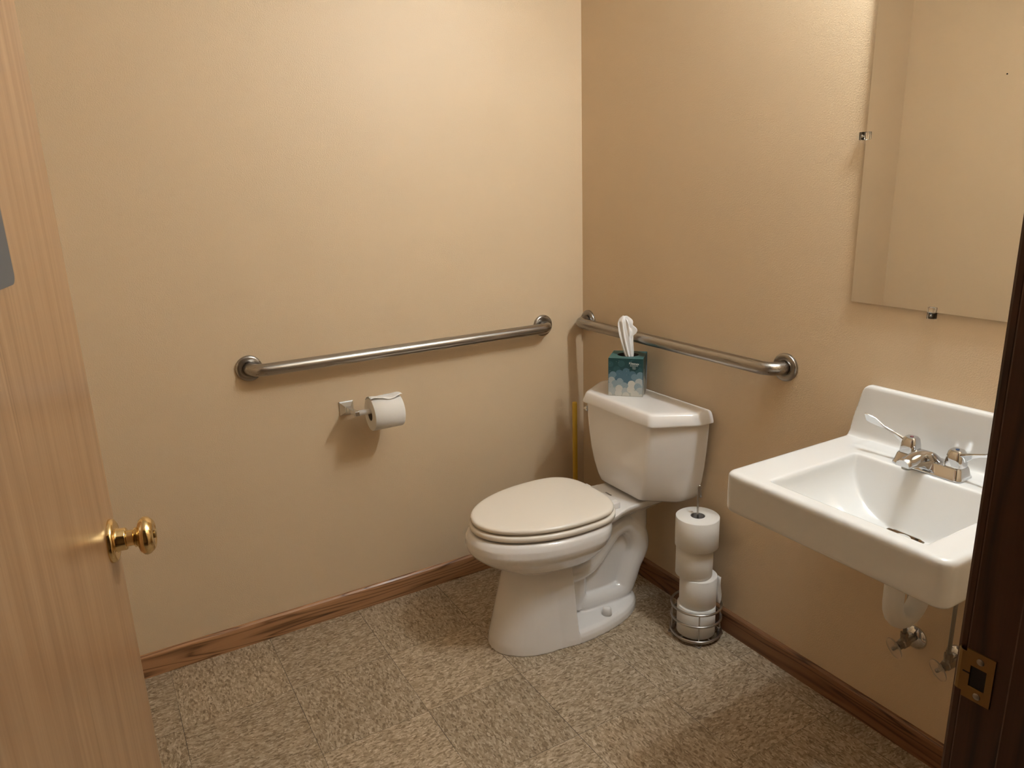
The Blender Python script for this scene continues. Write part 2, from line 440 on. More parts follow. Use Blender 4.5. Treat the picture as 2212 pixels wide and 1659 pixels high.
# sign with rounded corners
def rrect(w, h, r, seg=6):
    out = []
    for cx, cy, a0 in ((w/2-r, h/2-r, 0), (-w/2+r, h/2-r, 90), (-w/2+r, -h/2+r, 180), (w/2-r, -h/2+r, 270)):
        for k in range(seg+1):
            a = math.radians(a0+90*k/seg); out.append((cx+r*math.cos(a), cy+r*math.sin(a)))
    return out
bm = bmesh.new(); sw, sh = .20, .20; sxr = L-.256
loft(bm, [[Vector((sxr-sw/2+a, y, 1.452+b)) for a, b in rrect(sw, sh, .012)] for y in (0, -.003)])
o = obj('door_sign', bm, DARKSIGN, dr, smooth=False); o['label'] = 'dark grey rounded sign panel'
for zc in (.25, 1.03, 1.80):
    bm = bmesh.new(); lathe(bm, [(0,0),(.006,0),(.006,.09),(0,.09)], (-.006, .050, zc), (0,0,1), 14)
    box(bm, -.002, .0, .004, .044, zc, zc+.09); obj('hinge', bm, BRASS2, dr, smooth=False)

# ------------------------------------------------------------------ grab bars
def grab_bar(x, axis, L_, label, z=.917):
    """bar along local +X from 0 to L_, wall plane local y=0, standing off to -y"""
    R = .019; D = .057; cr = .042
    root = empty('grab_bar')
    pts = [(0, -.003, 0), (0, -D+cr, 0)]
    for k in range(1, 9):
        a = PI/2*k/8; pts.append((cr-cr*math.cos(a), -D+cr-cr*math.sin(a), 0))
    n = 16
    for k in range(1, n): pts.append((cr+(L_-2*cr)*k/n, -D, 0))
    for k in range(0, 9):
        a = PI/2*k/8; pts.append((L_-cr+cr*math.sin(a), -D+cr-cr*math.cos(a), 0))
    pts.append((L_, -.003, 0))
    bm = bmesh.new(); tube(bm, pts, R, 32); obj('bar', bm, STEEL, root)
    for xx in (0, L_):
        bm = bmesh.new(); lathe(bm, [(0,0), (.0395,0), (.0395,.006), (.0380,.0085), (.034,.0102), (.0225,.0105), (.0205,.0085), (.0,.0085)], (xx, 0, 0), (0, -1, 0), 48)
        obj('flange', bm, STEEL, root, angle=50)
    return root
g = grab_bar(0, 'x', 1.062, ''); g.location = (-.187-1.062, -.0005, .922)
tag(g, 'long brushed steel grab bar on the left wall above the toilet paper holder', 'grab bar')
g = grab_bar(0, 'x', .918, ''); g.location = (-.0005, -.0405, .924); g.rotation_euler = (0, 0, -PI/2)
tag(g, 'brushed steel grab bar on the right wall behind the toilet tank and tissue box', 'grab bar')

# ------------------------------------------------------------------ toilet
Y0 = -.460
toilet = empty('toilet', (-.40, Y0, 0))
tag(toilet, 'white two-piece toilet with closed cream seat lid in the corner', 'toilet')
TO = Vector(toilet.location)
def tl(p): return Vector((p[0]-TO.x, p[1], p[2]))      # y given relative to Y0
def egg(xf, xm, xr, hw, z, nf=2.0, nr=3.0, n=72, k=1):
    out = []
    for i in range(n):
        a = 2*PI*i/n; c, s = math.cos(a), math.sin(a)
        e = nf if c < 0 else nr
        x = xm + (xr-xm if c > 0 else xm-xf)*math.copysign(abs(c)**(2/e), c)
        y = hw*math.copysign(abs(s)**(2/e), s)
        out.append(tl((x, y, z)))
    return out
def rpoly(pts, r, z, seg=6):
    """rounded polygon ring from plan points (x, y rel)"""
    out = []; n = len(pts)
    for i in range(n):
        p = Vector(pts[i]).to_2d() if len(pts[i]) == 2 else Vector(pts[i][:2])
        a = (Vector(pts[i-1][:2])-p); b = (Vector(pts[(i+1)%n][:2])-p)
        rr = min(r[i] if isinstance(r, (list, tuple)) else r, a.length*.45, b.length*.45)
        a = p+a.normalized()*rr; b = p+b.normalized()*rr
        for k in range(seg+1):
            t = k/seg; q = a*(1-t)**2+p*2*t*(1-t)+b*t*t
            out.append(tl((q.x, q.y, z)))
    return out
bm = bmesh.new()
# bowl
S = [(.408, -.742, .178, -.300, 2.0, 2.9), (.400, -.750, .186, -.296, 2.0, 2.9), (.387, -.757, .190, -.296, 2.05, 2.9), (.366, -.758, .191, -.298, 2.1, 2.8), (.352, -.755, .187, -.300, 2.1, 2.7),
     (.340, -.747, .181, -.300, 2.1, 2.7), (.326, -.733, .171, -.302, 2.1, 2.6), (.309, -.711, .158, -.305, 2.1, 2.5), (.292, -.685, .144, -.315, 2.1, 2.4), (.278, -.660, .128, -.335, 2.1, 2.3), (.268, -.638, .110, -.36, 2.1, 2.2), (.262, -.61, .088, -.39, 2.1, 2.2)]
loft(bm, [egg(xf, -.455, xr, hw, z, a, b) for z, xf, hw, xr, a, b in S])
# pedestal column: rounded front, straight sides, flat back
def dring(z, xf, hwb, hwf, xb=-.448, n=26):
    out = []; xm = -.512
    for i in range(n+1):
        a = PI/2+PI*i/n; c, s = math.cos(a), math.sin(a)
        x = xm + (xm-xf)*math.copysign(abs(c)**(2/2.05), c); y = hwf*math.copysign(abs(s)**(2/2.05), s)
        out.append(tl((x, y, z)))
    out.append(tl((xb, -hwb, z))); out.append(tl((xb, hwb, z)))
    return out
loft(bm, [dring(.295, -.636, .102, .095), dring(.24, -.643, .104, .096), dring(.17, -.660, .115, .106), (dring(.09, -.680, .128, .117)), dring(.03, -.696, .139, .126), dring(.0, -.700, .142, .129)][::-1])
# foot plate
fp = lambda z, d: egg(-.62, -.42, -.130-d, .141-d, z, 2.0, 2.1)
loft(bm, [fp(0, 0), fp(.022, .0), fp(.034, .006), fp(.040, .018)])
# web and trapway
box(bm, -.47-TO.x, -.17-TO.x, -.022, .022, .0, .31)
tp = [(-.46,.200), (-.40,.184), (-.35,.186), (-.31,.205), (-.268,.248), (-.228,.290), (-.178,.303), (-.135,.268), (-.124,.210), (-.150,.150), (-.170,.095), (-.190,.064), (-.25,.055), (-.345,.060), (-.37,.075)]
pp = catmull([tl((x, 0, z)) for x, z in tp], 6)
tr = [.034, .033, .032, .031, .031, .032, 0.036, .044, .045, .041, .040, .039, .036, .034, .030]
rr_ = []
for i in range(len(tr)-1): rr_ += [tr[i]+(tr[i+1]-tr[i])*k/6 for k in range(6)]
rr_.append(tr[-1])
for dy in (-.018, .018): tube(bm, [p+Vector((0, dy, 0)) for p in pp], rr_, 20)
lathe(bm, [(.050, .28), (.048, .40)], tl((-.125, 0, 0)), (0,0,1), 24)
tube(bm, [tl((-.385, 0, .05)), tl((-.378, 0, .19))], .046, 16)
# deck below the tank
dk = [(-.36, .150), (-.30, .134), (-.25, .112), (-.20, .103), (-.04, .100), (-.04, -.100), (-.20, -.103), (-.25, -.112), (-.30, -.134), (-.36, -.150)]
dk2 = [(-.38, .10), (-.32, .085), (-.25, .065), (-.20, .055), (-.07, .05), (-.07, -.05), (-.20, -.055), (-.25, -.065), (-.32, -.085), (-.38, -.10)]
loft(bm, [rpoly(dk2, .02, .350), rpoly([(x, y*.93) for x, y in dk], .02, .385), rpoly(dk, .02, .398), rpoly(dk, .02, .409)])
bowl = obj('bowl', bm, PORC, toilet); remesh(bowl, .0028, 9, .5)
# tank
def tring(z, xf, wf, wb, xb=-.018, r=.0085, xc=-.085):
    return rpoly([(xf, wf), (xc, wb), (xb, wb), (xb, -wb), (xc, -wb), (xf, -wf)], [r*1.6, r*2, r*.6, r*.6, r*2, r*1.6], z)
TK = [(.416, -.165, .085, .165), (.418, -.178, .100, .182), (.426, -.185, .108, .195), (.45, -.189, .119, .206), (.49, -.193, .134, .218), (.54, -.196, .147, .227), (.60, -.198, .157, .234), (.66, -.199, .163, .239), (.699, -.200, .166, .242)]
bm = bmesh.new(); loft(bm, [tring(*t) for t in TK]); obj('tank', bm, PORC, toilet, angle=60)
bm = bmesh.new()
LD = [(.6985, -.202, .168, .244), (.6965, -.207, .174, .251), (.6985, -.2105, .1775, .2545), (.704, -.2105, .1775, .2545), (.720, -.2055, .1725, .2495), (.7300, -.2020, .169, .246), (.7345, -.1985, .1655, .2425), (.7365, -.193, .160, .237), (.7370, -.183, .150, .226)]
loft(bm, [tring(*t, xb=-.014 if i < 4 else -.014-.0015*(i-4), xc=-.08) for i, t in enumerate(LD)]); obj('tank_lid', bm, PORC, toilet, angle=60)
# flush lever tucked under the lid on the left chamfer of the tank
bm = bmesh.new(); lv = Vector((-.52, .85, 0)).normalized(); p0 = Vector((-.196-TO.x, .166, .672))
lathe(bm, [(0,0), (.009,0), (.009,.005), (.007,.009), (0,.009)], p0-lv*.003, lv, 20)
q0 = p0+lv*.008; tube(bm, [q0, q0+Vector((.03, .018, -.001)), q0+Vector((.06, .036, -.004))], [.005, .0045, .0055], 10)
obj('flush_lever', bm, CHROME, toilet)
# seat and lid
def stack(levels, **k):
    bm = bmesh.new(); loft(bm, [egg(-.738+d, -.455, -.285-d*.8, .177-d, z, 2.0, 3.1) for z, d in levels]); return bm
seat_bm = bmesh.new()
loft(seat_bm, [egg(-.742+d, -.455, -.280-d*.8, .180-d, z, 2.0, 3.1) for z, d in [(.4140, .020), (.4140, .007), (.4148, .002), (.4170, -.001), (.4290, -.001), (.4322, .003), (.4328, .012), (.4328, .03)]])
obj('seat', seat_bm, SEATP, toilet, angle=60)
lid_bm = stack([(.4380, .03), (.4380, .009), (.4387, .003), (.4405, .000), (.4480, .000), (.4512, .002), (.4535, .006), (.4546, .013), (.4552, .03), (.4556, .08)])
obj('seat_lid', lid_bm, SEATP, toilet, angle=60)
for s in (-1, 1):
    bm = bmesh.new(); box(bm, -.292-TO.x, -.252-TO.x, s*.080-.0135, s*.080+.0135, .408, .4305, .004, 3); obj('seat_hinge', bm, WPLAS, toilet, angle=60)
    bm = bmesh.new(); lathe(bm, [(0, .052), (.009, .0512), (.0135, .048), (.0155, .040), (.0175, .022), (0, .022)], tl((-.310, s*.098, .014)), (0,0,1), 24)
    obj('bolt_cap', bm, WPLAS, toilet)
# maker's mark printed on the rear deck
def text(name, body, size, mat, parent=None, extrude=.0, align='CENTER', bold=0):
    cu = bpy.data.curves.new(name, 'FONT'); cu.body = body; cu.size = size; cu.extrude = extrude; cu.align_x = align; cu.align_y = 'CENTER'; cu.offset = bold
    t = bpy.data.objects.new(name, cu); COL.objects.link(t)
    bpy.context.view_layer.update()
    me = bpy.data.meshes.new_from_object(t.evaluated_get(bpy.context.evaluated_depsgraph_get()))
    bpy.data.objects.remove(t); me.materials.clear(); me.materials.append(mat)
    o = bpy.data.objects.new(name, me); COL.objects.link(o)
    if parent: o.parent = parent
    return o
t = text('printed_mark', 'KOHLER', .0085, INKGREY, toilet, .0002, bold=.0002); t.location = tl((-.219, .014, .4105)); t.rotation_euler = (0, 0, -PI/2)

# ------------------------------------------------------------------ sink
SY0, SY1, SXF, SZ = -1.692, -1.180, -.462, .800
SYC = (SY0+SY1)/2
sink = empty('wall_sink', (0, SYC, .70)); SO = Vector(sink.location)
tag(sink, 'white porcelain wall-hung sink with backsplash on the right wall', 'sink')
def sz(x, y):
    z = SZ
    # faucet ledge
    t = min(max((x+.094)/.010, 0), 1); t = t*t*(3-2*t)
    e = min(1, max(0, (SY1-.055-y)/.02))*min(1, max(0, (y-SY0-.055)/.02))
    z += .002*t*e
    # basin
    bx0, bx1, by0, by1 = -.424, -.132, -1.626, -1.282
    v = (y-(by0+by1)/2)/((by1-by0)/2)
    if bx0 < x < bx1 and abs(v) < 1:
        arch = .128*(1-abs(v)**2.2)**.52
        back = 2.6*(bx1-x)                       # planar back wall meeting the scoop in a crease
        front = .135*(1-(1-min(1, (x-bx0)/.10))**3.0)**.55
        k = .018
        d1 = min(arch, back)-max(0, k-abs(arch-back))**2/(4*k)
        z -= max(0, min(d1, front))
    return z
bm = bmesh.new()
nx, ny = 156, 172
ZB, RC, RE = .704, .026, .0135
def plan(x, y):
    """round the front corners of the plan; returns x, y and the distance to the outline"""
    for sy, ye in ((1, SY1), (-1, SY0)):
        cx, cy = SXF+RC, ye-sy*RC
        dx, dy = x-cx, (y-cy)*sy
        if dx < 0 and dy > 0:
            mx, ln = max(-dx, dy), math.hypot(dx, dy)
            k = mx/ln if ln > 0 else 1
            return cx+dx*k, cy+sy*dy*k, RC-mx
    return x, y, min(x-SXF, SY1-y, y-SY0)
def edges(a, b, n):
    """denser samples near both ends"""
    t = np.linspace(0, 1, n-16); base = a+(b-a)*t
    ex = [a+.0012*k for k in range(1, 9)]+[b-.0012*k for k in range(1, 9)]
    return np.array(sorted(list(base)+ex))
xs = edges(SXF, -.002, nx); ys = edges(SY0, SY1, ny)
top, bot = [], []
for x in xs:
    tr, br = [], []
    for y in ys:
        X, Y, d = plan(x, y)
        f = RE-math.sqrt(max(0, RE*RE-max(0, RE-d)**2)); fb = f*.8
        tr.append(bm.verts.new((X, Y-SYC, sz(X, Y)-f-.70)))
        zb = ZB+fb
        if -.36 < X < -.08 and SY0+.10 < Y < SY1-.10:
            u = (X+.22)/.14; v = (Y-SYC)/.156; zb -= .030*max(0, 1-u**4)**.5*max(0, 1-v**4)**.5
        br.append(bm.verts.new((X, Y-SYC, zb-.70)))
    top.append(tr); bot.append(br)
for i in range(nx-1):
    for j in range(ny-1):
        bm.faces.new((top[i][j], top[i+1][j], top[i+1][j+1], top[i][j+1])); bm.faces.new((bot[i][j], bot[i][j+1], bot[i+1][j+1], bot[i+1][j]))
for i in range(nx-1):
    bm.faces.new((top[i][0], bot[i][0], bot[i+1][0], top[i+1][0])); bm.faces.new((top[i][-1], top[i+1][-1], bot[i+1][-1], bot[i][-1]))
for j in range(ny-1):
    bm.faces.new((top[0][j], top[0][j+1], bot[0][j+1], bot[0][j])); bm.faces.new((top[-1][j], bot[-1][j], bot[-1][j+1], top[-1][j+1]))
body = obj('basin', bm, SINKP, sink)
# backsplash joined on
bm = bmesh.new(); bm.from_mesh(body.data)
def splash(z, xf, dy): 
    return [Vector((xf, SY0+dy-SYC, z-.70)), Vector((-.002, SY0+dy-SYC, z-.70)), Vector((-.002, SY1-dy-SYC, z-.70)), Vector((xf, SY1-dy-SYC, z-.70))]
loft(bm, [splash(.78, -.034, .005), splash(.800, -.034, .005), splash(.812, -.029, .007), splash(.84, -.0265, .010), splash(.915, -.0235, .027), splash(.928, -.0225, .033), splash(.934, -.019, .042)])
body.data = bpy.data.meshes.new('basin'); bm.to_mesh(body.data); bm.free(); body.data.materials.append(SINKP)
remesh(body, .0028, 6, .5)
bm = bmesh.new(); lathe(bm, [(0, 0), (.030, 0), (.030, .002), (.021, .0005), (.0, -.003)], (-.235, -1.452-SYC, sz(-.235, -1.452)-.70+.0005), (0,0,1), 32)
obj('drain', bm, CHROME, sink)

# ------------------------------------------------------------------ faucet
FX, FY, FZ = -.092, -1.436, .8010
fc = empty('faucet', (FX, FY, FZ)); tag(fc, 'chrome two-handle faucet with wing blade levers on the sink ledge', 'faucet')
def frr(w, d, z, r=.006, ox=0):   # w along y, d along x
    return [Vector((ox+b, a, z)) for a, b in rrect(w, d, r, 5)]
bm = bmesh.new()
# base plate ends raised into two pads with a low middle
loft(bm, [frr(.156, .060, 0, .014), frr(.156, .060, .003, .014), frr(.151, .053, .008, .012), frr(.145, .045, .022, .011), frr(.141, .041, .025, .010)])
obj('base', bm, CHROME, fc, angle=35)
bm = bmesh.new()
# spout: arched wedge reaching over the basin
def spr(t):
    x = .024-.108*t; yo = .016*t
    sm = lambda e: max(0, min(1, e))**2*(3-2*max(0, min(1, e)))
    top = .022+.026*sm(t/.42)-.011*sm((t-.45)/.55)
    bot = .003 if t < .42 else .003+.017*sm((t-.42)/.2)
    w = .096-.060*sm(t/.55)-.004*sm((t-.6)/.4)
    tw = w*(.42+.30*sm(t/.5))
    h = top-bot
    if t > .97: top -= .003; tw -= .003; w -= .002
    pts = [(-w/2, bot), (-w/2, bot+h*.25), (-w/2+(w-tw)*.25, bot+h*.62), (-tw/2-.001, top-.004), (-tw/2+.003, top-.0005), (0, top), (tw/2-.003, top-.0005), (tw/2+.001, top-.004), (w/2-(w-tw)*.25, bot+h*.62), (w/2, bot+h*.25), (w/2, bot), (0, bot)]
    return [Vector((x, a+yo, b)) for a, b in pts]
loft(bm, [spr(k/24) for k in range(25)])
sp_ = obj('spout', bm, CHROME, fc, angle=40)
bm = bmesh.new(); lathe(bm, [(0, 0), (.010, 0), (.010, .010), (0, .010)], (-.070, .014, .013), (0,0,1), 20); obj('aerator', bm, ROUGHMETAL, sp_)
for s, dot in ((1, REDDOT), (-1, BLUEDOT)):
    hy = s*.0508
    bm = bmesh.new()
    rings = []
    for z, w_, r in ((.025, .038, .010), (.027, .0385, .010), (.045, .035, .009), (.058, .030, .008), (.062, .024, .007)):
        rings.append([Vector((v.x, v.y+hy, v.z)) for v in frr(w_, w_*.95, z, r)])
    loft(bm, rings)
    # wing blade: neck rising from the hub, widening to a flat paddle
    bl = [(.008, .045, .030, .012), (.020, .050, .024, .0065), (.034, .0585, .013, .0045), (.050, .065, .0085, .004), (.062, .069, .009, .004), (.072, .0735, .018, .004), (.080, .077, .0245, .0042), (.100, .0815, .0262, .0042), (.107, .083, .0235, .004)]
    rings = []
    for d, z, w_, th in bl:
        c0 = Vector((-.002-.10*d, hy+s*d, z))
        up = Vector((.86, 0, .5)); sd = Vector((-.5, 0, .86))
        rings.append([c0+sd*w_/2*a+up*th/2*b for a, b in ((-1, -.5), (-.8, -1), (.8, -1), (1, -.5), (1, .5), (.8, 1), (-.8, 1), (-1, .5))])
    loft(bm, rings)
    h = obj('handle', bm, CHROME, fc, angle=35)
    bm = bmesh.new(); lathe(bm, [(0, 0), (.0040, 0), (.0035, .0010), (0, .0012)], (0, hy, .062), (0,0,1), 18); obj('index_dot', bm, dot, h)

# ------------------------------------------------------------------ trap under the sink
tx, ty = -.205, -1.453
trap = empty('sink_trap', (tx, ty, .50)); tag(trap, 'white plastic p-trap drain pipe hanging under the sink', 'pipe')
def tv(x, y, z): return Vector((x-tx, y-ty, z-.50))
bm = bmesh.new(); tube(bm, [tv(tx, ty, .675), tv(tx, ty, .555)], .0195, 24); 
obj('tailpiece', bm, PVC, trap)
bm = bmesh.new()
pts = [tv(tx, ty, .565), tv(tx, ty, .522)]
bd = Vector((1, 0, 0)); rb = .054
for k in range(0, 11):
    a = PI*k/10; q = Vector((tx, ty, .550))+bd*(rb-rb*math.cos(a)); pts.append(tv(q.x, q.y, .514-rb*1.05*math.sin(a)))
q = Vector((tx, ty, 0))+bd*(2*rb); pts += [tv(q.x, q.y, .550)]
tube(bm, pts, .0215, 24)
lathe(bm, [(.0222, 0), (.0232, .003), (.0232, .034), (.022, .037)], tv(tx, ty, .560), (0,0,1), 24)
obj('trap_bend', bm, PVC, trap, angle=60)
bm = bmesh.new()
pts = [tv(q.x, q.y, .545), tv(q.x, q.y, .60)]
for k in range(1, 7):
    a = PI/2*k/6; pts.append(tv(q.x+.03-.03*math.cos(a), q.y, .60+.03*math.sin(a)))
pts.append(tv(-.002, q.y, .63))
tube(bm, pts, .0175, 20); lathe(bm, [(.024, 0), (.025, .004), (.025, .022), (.022, .026)], tv(q.x, q.y, .548), (0,0,1), 24)
obj('trap_arm', bm, PVC, trap, angle=60)
bm = bmesh.new(); lathe(bm, [(.026, 0), (.029, .003), (.029, .012), (.026, .015)], tv(tx, ty, .628), (0,0,1), 24); obj('slip_nut', bm, PVC, trap)

# ------------------------------------------------------------------ shut-off valves
def valve(y, z, label, zt, lean):
    v = empty('shutoff_valve', (0, y, z)); tag(v, label, 'valve', 'shut-off valves under the sink')
    bm = bmesh.new(); lathe(bm, [(0, 0), (.031, 0), (.031, .002), (.027, .007), (.018, .012), (.011, .013), (0, .013)], (0,0,0), (-1,0,0), 36); obj('escutcheon', bm, CHROME, v)
    bm = bmesh.new(); tube(bm, [(-.010,0,0), (-.040,0,0)], .0085, 16); lathe(bm, [(.0,0),(.0125,0),(.0125,.020),(.010,.022),(.010,.034),(0,.034)], (-.034,0,0), (-1,0,0), 8)
    tube(bm, [(-.048,0,0), (-.048,0,.020)], .0085, 12); lathe(bm, [(0,0),(.0095,0),(.0095,.012),(0,.012)], (-.048,0,.018), (0,0,1), 6)
    obj('valve_body', bm, ROUGHMETAL, v, smooth=False)
    bm = bmesh.new(); tube(bm, [(-.060,0,0), (-.088,0,0)], .0045, 12); obj('stem', bm, ROUGHMETAL, v)
    bm = bmesh.new()
    def ov(x, k): return [Vector((x, .0145*k*math.cos(2*PI*i/36), .0265*k*math.sin(2*PI*i/36))) for i in range(36)]
    loft(bm, [ov(-.082, .86), ov(-.0825, .98), ov(-.0845, 1.0), ov(-.087, .98), ov(-.088, .90), ov(-.0862, .80), ov(-.0862, .3), ov(-.090, .25)])
    bmesh.ops.rotate(bm, verts=bm.verts, cent=(-.085, 0, 0), matrix=Matrix.Rotation(lean, 3, 'X'))
    obj('handle', bm, FROST, v)
    bm = bmesh.new(); lathe(bm, [(0,0),(.0042,0),(.0035,.0015),(0,.002)], (-.0895,0,0), (-1,0,0), 14); obj('screw', bm, ROUGHMETAL, v)
    bm = bmesh.new(); tube(bm, [(-.048,0,.028), (-.048,0,zt-z-.04), (-.050, 0, zt-z)], .0045, 12); obj('supply_tube', bm, TUBEM, v)
    return v
valve(-1.400, .320, 'shut-off valve with clear oval handle directly below the white trap bend', .642, -.75)
valve(-1.507, .325, 'shut-off valve with clear oval handle beside the brass strike plate, long grey tube rising', .642, -.75)

# ------------------------------------------------------------------ mirror with clear clips
mir = empty('wall_mirror', (0, -1.448, 1.131)); tag(mir, 'frameless rectangular mirror hung on clear clips above the sink', 'mirror')
MY = .3045
bm = bmesh.new(); box(bm, -.0065, -.0015, -MY, MY, 0, .762)
for f in bm.faces: f.material_index = 1
bm.faces.ensure_lookup_table()
for f in bm.faces:
    if f.calc_center_median().x < -.0064: f.material_index = 0
obj('glass', bm, [MIRROR, EDGE], mir, smooth=False)
def clip(y, z, rot):
    bm = bmesh.new(); box(bm, -.011, -.0, -.009, .009, -.016, -.0005, .0012); box(bm, -.011, -.0075, -.009, .009, -.002, .011, .001)
    c = obj('clip', bm, CLEAR, mir, angle=30); c['label'] = 'clear plastic mirror clip'
    c.location = (0, y, z); c.rotation_euler = (rot, 0, 0)
    bm = bmesh.new(); lathe(bm, [(0,0),(.0042,0),(.0036,.002),(0,.0028)], (-.0085, 0, -.008), (-1,0,0), 16)
    obj('screw', bm, CHROME, c)
clip(.1005, 0, 0); clip(-.14, 0, 0)
clip(MY, .390, PI/2); clip(-MY, .390, -PI/2)
bm = bmesh.new(); lathe(bm, [(0,0),(.003,0),(.003,.003),(0,.003)], (XL, -.4564, 1.820), (1,0,0), 12)
tag(obj('nail', bm, BLACK), 'tiny dark nail in the side wall, visible only in the mirror', 'nail')

# ------------------------------------------------------------------ vanity light above the mirror (outside the frame)
vl = empty('vanity_light', (0, -1.50, LAMP_Z)); tag(vl, 'two-globe lit vanity light on the wall above the mirror', 'light')
bm = bmesh.new(); box(bm, -.028, 0, -.36, .36, -.055, .055, .006); obj('back_plate', bm, CHROME, vl, smooth=False)
for y in LAMP_Y:
    bm = bmesh.new(); lathe(bm, [(0,.0), (.024,.0), (.022,.03), (0,.03)], (-.026, y+1.50, 0), (-1,0,0), 24); obj('socket', bm, WPLAS, vl)
    bm = bmesh.new(); bmesh.ops.create_uvsphere(bm, u_segments=24, v_segments=16, radius=.030, matrix=Matrix.Translation((LAMP_X, y+1.50, 0))); obj('globe', bm, BULB, vl)

# ------------------------------------------------------------------ toilet paper holder, its roll
hp = empty('toilet_paper_holder', (-.884, 0, .742)); tag(hp, 'small chrome toilet paper holder with white roller below the long grab bar', 'holder')
for s in (-1, 1):
    x = s*.0765 - (.001 if s > 0 else 0); q_ = 1 if s < 0 else .8
    bm = bmesh.new()
    def sq(k, y): return [Vector((x+a*k, y, b*k+.008*min(1, max(0, -y-.02)/.08))) for a, b in ((-1,-1),(1,-1),(1,1),(-1,1))]
    loft(bm, [sq(.0235, 0), sq(.0235, -.004), sq(.0205, -.0065), sq(.010, -.020), sq(.0085, -.026), sq(.0065, -.045), sq(.0065, -.080), sq(.0070*q_, -.098), sq(.0075*q_, -.100), sq(.0075*q_, -.115), sq(.006*q_, -.1165)])
    p = obj('post', bm, CHROME, hp, smooth=False); p['label'] = 'square chrome post'
bm = bmesh.new(); tube(bm, [(-.070, -.109, .008), (.070, -.109, .008)], .0088, 20); o = obj('roller', bm, WPLAS, hp); o['label'] = 'white plastic roller'
def roll(name, R, r, h, loc, rot, mat, label, group=None, squash=0):
    root = empty(name, loc); root.rotation_euler = rot
    bm = bmesh.new(); e = .0016
    n = 72; prof = [(r, 0), (R-e, 0), (R, e), (R+squash, h*.5), (R, h-e), (R-e, h), (r, h), (r, h*.66), (r, h*.33)]
    rings = [[Vector((a*math.cos(2*PI*k/n), a*math.sin(2*PI*k/n), b)) for k in range(n)] for a, b in prof]
    rings.append([p.copy() for p in rings[0]])
    loft(bm, rings, False, False); bmesh.ops.remove_doubles(bm, verts=bm.verts, dist=1e-7)
    rnd = random.Random(int(R*1e5)+int(h*1e4))
    for v in bm.verts:
        if v.co.to_2d().length > r+.005:
            a = math.atan2(v.co.y, v.co.x); k = 1+.006*math.sin(3*a+rnd.random()*.1)+.004*math.sin(5*a+1+v.co.z*40)
            v.co.x *= k; v.co.y *= k
    obj('paper', bm, mat, root, angle=50)
    bm = bmesh.new(); lathe(bm, [(r-.0015, .001), (r-.0001, .001), (r-.0001, h-.001), (r-.0015, h-.001)], (0,0,0), (0,0,1), 40, closed=True)
    obj('core', bm, CORE, root)
    tag(root, label, 'toilet paper roll', group)
    return root
rl = roll('toilet_paper_roll', .0535, .0205, .101, (-.9175, -.109, .7383), (0, PI/2, 0), PAPER2, 'white toilet paper roll hanging on the chrome wall holder')
# loose torn end lying over the roll (local z runs along the roll axis, local -x is up)
bm = bmesh.new(); G = []
for i in range(9):
    row = []
    for j in range(19):
        v = j/18; k = i/8; a = math.radians(225-72*k+5*math.sin(v*7)*k)     # from the back over the top to a ragged free edge
        lift = .0010 + .0085*k**2*(.80+.40*math.sin(v*8.0+.6)) + .0022*math.sin(v*15+1)*k
        R_ = .0538+lift
        row.append(bm.verts.new((R_*math.cos(a), -R_*math.sin(a), -.004*k+v*(.101+.006*k)+.003*k*math.sin(v*9))))
    G.append(row)
for i in range(8):
    for j in range(18): bm.faces.new((G[i][j], G[i][j+1], G[i+1][j+1], G[i+1][j]))
o = obj('loose_sheet', bm, TISSUE, rl)
m = o.modifiers.new('thickness', 'SOLIDIFY'); m.thickness = .0006

# ------------------------------------------------------------------ free-standing roll holder and its four rolls
CX, CY = -.097, -.752
st = empty('toilet_paper_stand', (CX, CY, 0)); tag(st, 'freestanding satin wire stand holding four stacked rolls beside the toilet', 'stand')
def ring(R, z, r=.0026): return [(R*math.cos(2*PI*k/56), R*math.sin(2*PI*k/56), z) for k in range(56)], r
for R, z in ((.079, .112), (.079, .070), (.080, .0175), (.072, .008)):
    bm = bmesh.new(); pts, r = ring(R, z, .0031); tube(bm, pts, .0038, 10, closed=True); obj('ring', bm, WIRE, st)
for k in range(4):
    a = math.radians(45+90*k+8); c, s = math.cos(a), math.sin(a)
    bm = bmesh.new(); tube(bm, [(.0765*c, .0765*s, .112), (.0765*c, .0765*s, .018), (.070*c, .070*s, .008)], .0022, 8); obj('upright', bm, WIRE, st)
    bm = bmesh.new()
    tube(bm, catmull([(.070*c+.008*s, .070*s-.008*c, .009), (.080*c+.008*s, .080*s-.008*c, .0035), (.087*c, .087*s, .0024), (.080*c-.008*s, .080*s+.008*c, .0035), (.070*c-.008*s, .070*s+.008*c, .009)], 5), .0017, 8)
    obj('foot', bm, WIRE, st)
bm = bmesh.new()
for a in (0, PI/2): tube(bm, [(-.074*math.cos(a), -.074*math.sin(a), .008), (.074*math.cos(a), .074*math.sin(a), .008)], .0022, 8)
obj('cross_wire', bm, WIRE, st)
bm = bmesh.new(); lean = Vector((-.002, .010, .50))
pts = [Vector((0,0,.008)), Vector((-.0005, .003, .15)), Vector((-.001,.006,.30)), Vector((-.0016,.0085,.43)), Vector((-.002,.0095,.508))]
pts += [Vector((-.002+.0035*(1-math.cos(a)), .0095-.0022*(1-math.cos(a)), .508+.0075*math.sin(a))) for a in [PI*k/8 for k in range(1, 9)]]
pts += [pts[-1]+Vector((0,0,-.02)), pts[-1]+Vector((0, 0, -.03))]
tube(bm, pts, .0034, 12); obj('rod', bm, WIRE, st)
grp = 'toilet paper rolls stacked on the wire stand'
